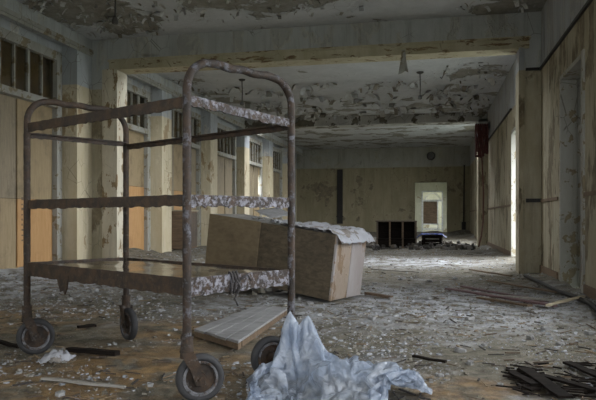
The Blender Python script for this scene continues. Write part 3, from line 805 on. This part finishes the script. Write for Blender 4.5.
m = MB(); m.tube([p+Vector((-.22,-.05,-.85)), p+Vector((-.20,-.02,-1.2)), p+Vector((-.16,.02,-2.0)), p+Vector((-.17,.02,-2.9)), p+Vector((-.24,-.2,-3.35)), p+Vector((-.34,-.5,-3.66))], .024, 8)
x = m.build('hose_tail', M_redpipe, hr, origin=p, smooth=True); x['label'] = 'red-brown hose hanging down to the floor'

# pendant lamp stems
def pendant(px, py_bot, label, ln=.60):
    v = FPX*(ZC-ln-CAMH)/(HZ-py_bot); p = W((px-298)/FPX*v, v, ZC)
    t = thing('pendant_stem', label, 'lamp stem', p, 'bare pendant stems on the ceiling')
    m = MB(); m.lathe([(.0,-.0),(.085,0),(.07,-.03),(.02,-.05),(.0,-.05)], p, (0,0,1), 20); m.build('ceiling_plate', M_lamp, t, origin=p)
    m = MB(); m.tube([p+Vector((0,0,-.04)), p+Vector((.006,0,-ln*.5)), p+Vector((0,.006,-ln+.05))], .012, 8); m.build('rod', M_lamp, t, origin=p)
    m = MB(); m.lathe([(.0,-ln+.06),(.03,-ln+.06),(.045,-ln+.02),(.045,-ln-.02),(.03,-ln-.03),(.0,-ln-.03)], p, (0,0,1), 16); m.build('socket', M_lamp, t, origin=p)
pendant(115, 22, 'bare lamp stem hanging from the peeling ceiling of the near hall')
pendant(420, 98, 'bare lamp stem in the far hall, beside the hanging paper strip')
pendant(242, 104, 'bare lamp stem in the far hall, seen through the trolley hoop')
# paper strip hanging from the header
p = Vector((0,0,0)); v = 10.5; p = W((403-298)/FPX*v, v, OZ+.06); p.y = YP-.06
m = MB(); 
m.add([p+Vector((-.025,0,0)), p+Vector((.03,0,.0)), p+Vector((.085,-.05,-.40)), p+Vector((.03,-.07,-.375)), p+Vector((-.03,-.045,-.41)), p+Vector((-.085,-.02,-.42)), p+Vector((0,-.035,-.2)), p+Vector((.05,-.02,-.2)), p+Vector((-.05,-.01,-.2))],
      [(0,6,8),(0,1,6),(1,7,6),(8,6,4,5),(6,3,4),(6,7,2,3)])
tag(m.build('paper_strip', M_frame, origin=p, solid=.004), 'pale torn strip hanging from the trim above the wide opening', 'paper strip')

# dark board and pipe on the end wall
p = Vector((-4.1, YE-.03, 1.0)); 
def endx(px):
    r = (px-298)/FPX; return (r*YE*CS - YE*SN)/(CS + r*SN)
m = MB(); m.box(endx(337.2), endx(342.8), YE-.06, YE, .62, 3.28); m.box(endx(336.5), endx(343.5), YE-.07, YE-.0, .95, 1.0)
tag(m.build('wall_duct', M_dark), 'narrow dark vertical duct on the end wall', 'duct')
m = MB(); m.tube([(endx(463.6), YE-.12, -.05), (endx(463.6), YE-.12, .72)], .10, 10); m.tube([(endx(463.6), YE-.12, .70), (endx(464.2), YE-.08, 3.4)], .03, 8)
tag(m.build('corner_pipe', M_pipe, smooth=True), 'dark upright pipe in the right corner of the end wall', 'pipe')
m = MB(); m.lathe([(0,0),(.20,0),(.20,-.05),(.15,-.09),(.0,-.09)], (endx(431), YE, 3.86), (0,1,0), 24)
tag(m.build('wall_bell', M_lamp), 'round dark bell on the end wall above the far doorway', 'bell')
m = MB()
for px in (340, 346, 350): m.box(endx(px)-.05, endx(px)+.05, YE-.03, YE, 3.37, 4.25)
struct(m.build('trim_9', M_wallE))
# low dado line and sill on the end wall
m = MB(); m.box(-6.2, -1.0, YE-.04, YE, 1.02, 1.12); m.box(.9,1.7,YE-.04,YE,1.02,1.12); struct(m.build('trim_10', M_wallE))
# conduit along the foot of the near right wall
cp = [G(525,277,.06), G(540,284,.05), G(557,292,.05), G(575,300,.05), G(590,307,.05), G(606,318,.05)]
m = MB(); m.tube([Vector((min(q.x,XR-.06), q.y, .06+H(q.x,q.y)*.5)) for q in cp], .024, 8, .1)
tag(m.build('fallen_pipe', M_pipe, smooth=True), 'dark pipe lying along the foot of the right wall', 'pipe')
# broken ledge bracket on the partition jamb
m = MB(); m.box(1.50, 1.74, YP-.06, YP-.03, 1.19, 1.25); struct(m.build('trim_11', M_pipe))

# ------------------------------------------------------------------ loose boards on the floor
def board(name, label, cat, p, q, wd, th, mat, z=0.02, group=None, roll=0.0):
    p, q = Vector(p), Vector(q)
    p.z = H(p.x,p.y)+z; q.z = H(q.x,q.y)+z
    e = q-p; n = Vector((-e.y,e.x,0)).normalized(); up_ = e.cross(n).normalized()
    if up_.z < 0: up_ = -up_
    n = (n*math.cos(roll)+up_*math.sin(roll)); m = MB(); N = 10; vs=[]; fs=[]
    for i in range(N+1):
        s = i/N; c = p+e*s + up_*(.006*nz(s*3,p.x*4)); w_ = wd*(1+.12*nz(s*5,p.y*3))
        j = random.uniform(-.02,.02)*e.length if i in (0,N) else 0
        vs += [c-n*w_/2, c+n*w_/2+e.normalized()*j, c+n*w_/2+up_*th+e.normalized()*j, c-n*w_/2+up_*th]
    for i in range(N):
        for k in range(4): fs.append((i*4+k, i*4+(k+1)%4, (i+1)*4+(k+1)%4, (i+1)*4+k))
    fs += [(3,2,1,0),(N*4,N*4+1,N*4+2,N*4+3)]
    o = (p+q)/2; m.add(vs, fs)
    return tag(m.build(name, mat, origin=o), label, cat, group)
GL = 'long boards lying towards the right wall'
board('lath', 'longest maroon lath lying across the rubble towards the right wall', 'lath', G(447,293), G(556,312), .07, .02, M_maroon, .03, GL)
board('lath', 'maroon lath lying just behind the longest one on the rubble', 'lath', G(462,290), G(545,306), .06, .02, M_maroon, .035, GL)
board('lath', 'grey lath crossing the maroon laths at their right end', 'lath', G(500,300), G(566,309), .06, .018, M_grey, .045, GL)
board('lath', 'short dark lath at the near edge of the maroon laths', 'lath', G(478,301), G(530,311), .05, .02, M_brownwd, .03, GL)
board('lath', 'brown lath lying farther back beside the right door', 'lath', G(488,283), G(560,297), .05, .018, M_brownwd, .03, GL)
board('stick', 'pale bent stick lying at the right end of the laths', 'stick', G(548,313), G(584,306), .035, .02, M_palewd, .04)
GD = 'charred boards at the bottom right'
board('charred_board', 'widest charred board, cut off by the bottom edge of the photo', 'board', G(524,373), G(566,404), .075, .014, M_charred, .02, GD)
board('charred_board', 'charred board running towards the lower right corner of the photo', 'board', G(540,378), G(600,396), .05, .014, M_charred, .025, GD)
board('charred_board', 'rear charred board nearest the right edge of the photo', 'board', G(567,367), G(612,386), .06, .014, M_charred, .02, GD)
board('charred_board', 'short charred offcut beside the wide charred board', 'board', G(512,377), G(535,389), .05, .016, M_charred, .02, GD)
GS = 'sticks on the muddy floor'
board('stick', 'long thin pale stick lying on the mud before the trolley', 'stick', G(42,381), G(125,389), .022, .014, M_grey, .012, GS)
board('stick', 'dark stick lying between the left wheels of the trolley', 'stick', G(68,353), G(117,359), .045, .03, M_charred, .012, GS)
board('stick', 'dark broken lath in the rubble left of the trolley', 'stick', G(-6,345), G(20,349), .04, .02, M_charred, .012, GS)
board('stick', 'small dark splint lying on the mud behind the front wheels', 'stick', G(78,330), G(95,328), .06, .02, M_charred, .012, GS)
board('stick', 'thin dark stick in the chips right of the plastic heap', 'stick', G(413,360), G(446,366), .025, .015, M_charred, .015, GS)
board('stick', 'brown stick lying in front of the tipped cabinet', 'stick', G(366,296), G(392,300), .05, .03, M_brownwd, .02, GS)
board('stick', 'grey broken lath behind the tipped cabinet end', 'stick', G(372,272), G(420,275), .08, .02, M_grey, .03, GS)
board('stick', 'thin brown lath lying before the daylight doorway', 'stick', G(470,272), G(512,280), .05, .02, M_brownwd, .03, GS)
m = MB()
for k in range(90):
    P = G(random.uniform(505,610), random.uniform(366,400)); a = random.uniform(-1.1,.5); L = random.uniform(.04,.16)
    d = Vector((math.cos(a),math.sin(a),random.uniform(-.1,.15)))*L; P.z = H(P.x,P.y)+.012; wd = random.uniform(.006,.02)
    m.obox(P-d/2, d, Vector((-d.y,d.x,0)).normalized()*wd, Vector((0,0,wd*.6)))
tag(m.build('charred_debris', M_charred), 'charred splinters lying around the charred boards', 'charred debris', kind='stuff')
# foil-like crumpled scrap by the left wheels
p = G(57,361); m = MB()
m.grid(lambda s,t: p+W((s-.5)*.19,(t-.5)*.2,.012+.08*max(0,1-((s-.5)**2+(t-.5)**2)*3.6)*(.45+abs(nz(s*4,t*4,6)))+.025*nz(s*9,t*9)), 18, 14)
tag(m.build('plastic_scrap', M_paper, smooth=True, origin=p, solid=.003), 'crumpled pale scrap beside the left front wheel of the trolley', 'scrap')

# ------------------------------------------------------------------ rubble
def dens(u, v, P):
    """how thickly chips lie: bands of fallen plaster, and a cleaner muddy patch round the trolley"""
    px = 298+FPX*u/v; py = HZ+FPX*CAMH/v
    d = .5+.9*nz(P.x*1.3, P.y*1.3, 21)
    if P.y < 5.2 and u < .0: d -= .42
    if v > 5.6 and v < 8.5 and u > .3: d += .35
    if v < 5.2 and u > .2: d -= .12
    if 8.6 < v < 11 and u > .2: d -= .4
    if u < -2.0 and v > 6: d += .4
    return d
m = MB(); cnt = 0; tries = 0
while cnt < 19000 and tries < 120000:
    tries += 1
    v = 2.7*math.exp(random.random()*math.log(24/2.7)); u = random.uniform(-.52,.52)*v
    P = W(u, v)
    if not (XL+.05 < P.x < XR-.05) or P.y > YE-.2 or P.x < XP+.08 or (abs(P.y-11.03)<.3 and not OX0+.05 < P.x < OX1-.05): continue
    if random.random() > dens(u, v, P): continue
    s = random.choice((.003,.004,.005,.006,.007,.009,.013))*(1+v*.05)*random.uniform(.7,1.3)
    # nothing lies inside the tipped cabinet or the panel
    rel = P-Lf; 
    if -.02 < rel.dot(ex)/LX < 1.03 and -.02 < rel.dot(bk) < DC+.02: continue
    P.z = H(P.x,P.y)+s*.15
    m.chunk(P, s*random.uniform(.8,1.6), s*random.uniform(.6,1.2), s*random.uniform(.3,1.0), random.uniform(0,6), random.uniform(-.5,.5)); cnt += 1
tag(m.build('plaster_chips', M_chip), 'pale plaster chips strewn all over the floor', 'plaster chips', kind='stuff')
m = MB()
for k in range(1100):
    v = 2.7*math.exp(random.random()*math.log(22/2.7)); u = random.uniform(-.52,.52)*v; P = W(u, v)
    if not (XP+.1 < P.x < XR-.1) or P.y > YE-.3 or (abs(P.y-11.03)<.35 and not OX0+.1 < P.x < OX1-.1): continue
    rel = P-Lf
    if -.02 < rel.dot(ex)/LX < 1.03 and -.02 < rel.dot(bk) < DC+.02: continue
    a = random.uniform(0,PI); L = random.uniform(.03,.12)*(1+v*.04); d = Vector((math.cos(a),math.sin(a),random.uniform(-.15,.15)))*L
    P.z = H(P.x,P.y)+.008; wd = random.uniform(.003,.010)*(1+v*.05)
    m.obox(P-d/2, d, Vector((-d.y,d.x,0)).normalized()*wd, Vector((0,0,wd*.7)))
tag(m.build('wood_splinters', M_splint), 'dark wood splinters scattered through the floor rubble', 'splinters', kind='stuff')
# larger lumps, each its own
lump_meshes = []
for k in range(5):
    m = MB(); m.chunk((0,0,0), .10, .075, .05, 0, 0, .25); m.chunk((.03,.02,.018), .05, .045, .04, 1, .3)
    o = m.build('plaster_lump', M_plaster, bevel=.008); lump_meshes.append(o)
first = True; used = 0
spots = [(432,318),(375,285),(392,300),(410,290),(352,312),(470,320),(505,318),(545,330),(575,322),(590,335),(450,305),(428,300),(385,312),(18,283),(8,292),(48,290),(70,300),(95,292),(110,300),(160,312),(560,345),(530,340),(484,345),(460,352),(410,340),(388,330),(372,320),(12,300),(35,275),(140,300),(175,330),(150,385),(60,395),(20,372),(115,345),(180,345),(300,300),(310,306),(290,318),(400,280),(430,283),(455,280),(370,268),(395,268),(500,290),(520,296),(575,290),(440,375),(470,365),(500,385)]
for i, (px, py) in enumerate(spots):
    P = G(px, py); v = FPX*CAMH/(py-HZ)
    if not (XL+.15 < P.x < XR-.12): continue
    src = lump_meshes[i % 5]
    if used < 5: o = lump_meshes[used]
    else: o = src.copy(); COL.objects.link(o)
    used += 1
    s = random.uniform(.28,.62)*(.6+.07*v)
    o.location = (P.x, P.y, H(P.x,P.y)+.025*s); o.rotation_euler = (random.uniform(-.15,.15), random.uniform(-.15,.15), random.uniform(0,6.28)); o.scale = (s,s,s)
    tag(o, 'small pale lump of broken plaster lying loose on the littered floor', 'plaster lump', 'plaster lumps on the floor')

# ceiling: curled paint flakes hanging where the coat has come away
m = MB()
def flake(P, s, nrm=-1):
    a = random.uniform(0,2*PI); e_ = Vector((math.cos(a),math.sin(a),0)); f_ = Vector((-e_.y,e_.x,0))
    L, w_ = s, s*random.uniform(.4,1.0); c = random.uniform(.25,.9)
    vs = []
    for i in range(4):
        t = i/3; d = t*t*c*L
        for j in (-.5,.5): vs.append(P+e_*(L*t*(1-.3*c*t))+f_*(w_*j*(1-.3*t)) + Vector((0,0,-d-.004)))
    m.add(vs, [(0,1,3,2),(2,3,5,4),(4,5,7,6)])
zones = [((92,14),1.3,110),((70,6),.9,50),((130,26),.6,40),((200,3),.9,40),((270,3),.9,45),((330,2),.7,25),((505,8),.8,60),((540,5),.5,25),((480,72),1.1,60),((150,85),1.4,70)]
for (q, r, n) in zones:
    c = C(*q)
    for k in range(n):
        a = random.uniform(0,2*PI); d = r*math.sqrt(random.random()); P = Vector((c.x+d*math.cos(a), c.y+d*math.sin(a), ZC))
        if XP+.1 < P.x < XR-.1 and not (YP-.25 < P.y < YP2+.1): flake(P, random.uniform(.03,.13))
for k in range(650):
    P = Vector((random.uniform(XP+.2,XR-.2), random.uniform(15.5,20.6), ZC))
    if nz(P.x*.9,P.y*.9,40) > -.05: flake(P, random.uniform(.06,.26))
tag(m.build('paint_flakes', M_flake), 'curled paint flakes hanging from the peeling ceiling', 'paint flakes', kind='stuff')

# ------------------------------------------------------------------ daylight
w = bpy.data.worlds.new('overcast'); S.world = w; w.use_nodes = True
bg = w.node_tree.nodes['Background']; bg.inputs[0].default_value = (.93,.96,1.0,1); bg.inputs[1].default_value = 11.0
def portal(name, c, rx, rz, sx, sy):
    l = bpy.data.lights.new(name, 'AREA'); l.shape = 'RECTANGLE'; l.size = sx; l.size_y = sy; l.cycles.is_portal = True
    o = bpy.data.objects.new(name, l); COL.objects.link(o); o.location = c
    o.rotation_euler = (rx, 0, rz); return o
for ya, yb, za, zb in LOPEN:
    portal('daylight_portal', (XL-.34,(ya+yb)/2,(za+zb)/2), PI/2, -PI/2, yb-ya, zb-za)
for ya, yb, za, zb in RH[:3]+RH[4:]:       # openings of the right wall face -X
    za = max(za,0); portal('daylight_portal', (XR+.34,(ya+yb)/2,(za+zb)/2), PI/2, PI/2, yb-ya, zb-za)
for xa, xb in ((-.6,1.1),):
    portal('daylight_portal', ((xa+xb)/2, Y0-.34, 2.05), PI/2, 0, xb-xa, 2.3)
for xa, xb, ya, yb in ADDED_SKY: portal('daylight_portal', ((xa+xb)/2,(ya+yb)/2,ZC+.23), 0, 0, xb-xa, yb-ya)
portal('daylight_portal', (0, 35.0, 3.18), 0, 0, 1.9, 1.0)
portal('daylight_portal', (0, 39.1, 3.18), 0, 0, 1.9, 1.8)

cam = bpy.data.cameras.new('camera'); co = bpy.data.objects.new('camera', cam); COL.objects.link(co)
cam.sensor_width = 36; cam.lens = 36*FPX/596; cam.shift_y = (HZ-200)/596
co.location = (0,0,CAMH); co.rotation_euler = (PI/2, 0, TH); cam.clip_start = .05; cam.clip_end = 300
S.camera = co
S.view_settings.view_transform = 'Standard'; S.view_settings.look = 'None'; S.view_settings.gamma = 1
S.view_settings.exposure = 0.2
S.cycles.use_denoising = True
S.cycles.max_bounces = 10; S.cycles.diffuse_bounces = 6; S.cycles.sample_clamp_indirect = 6
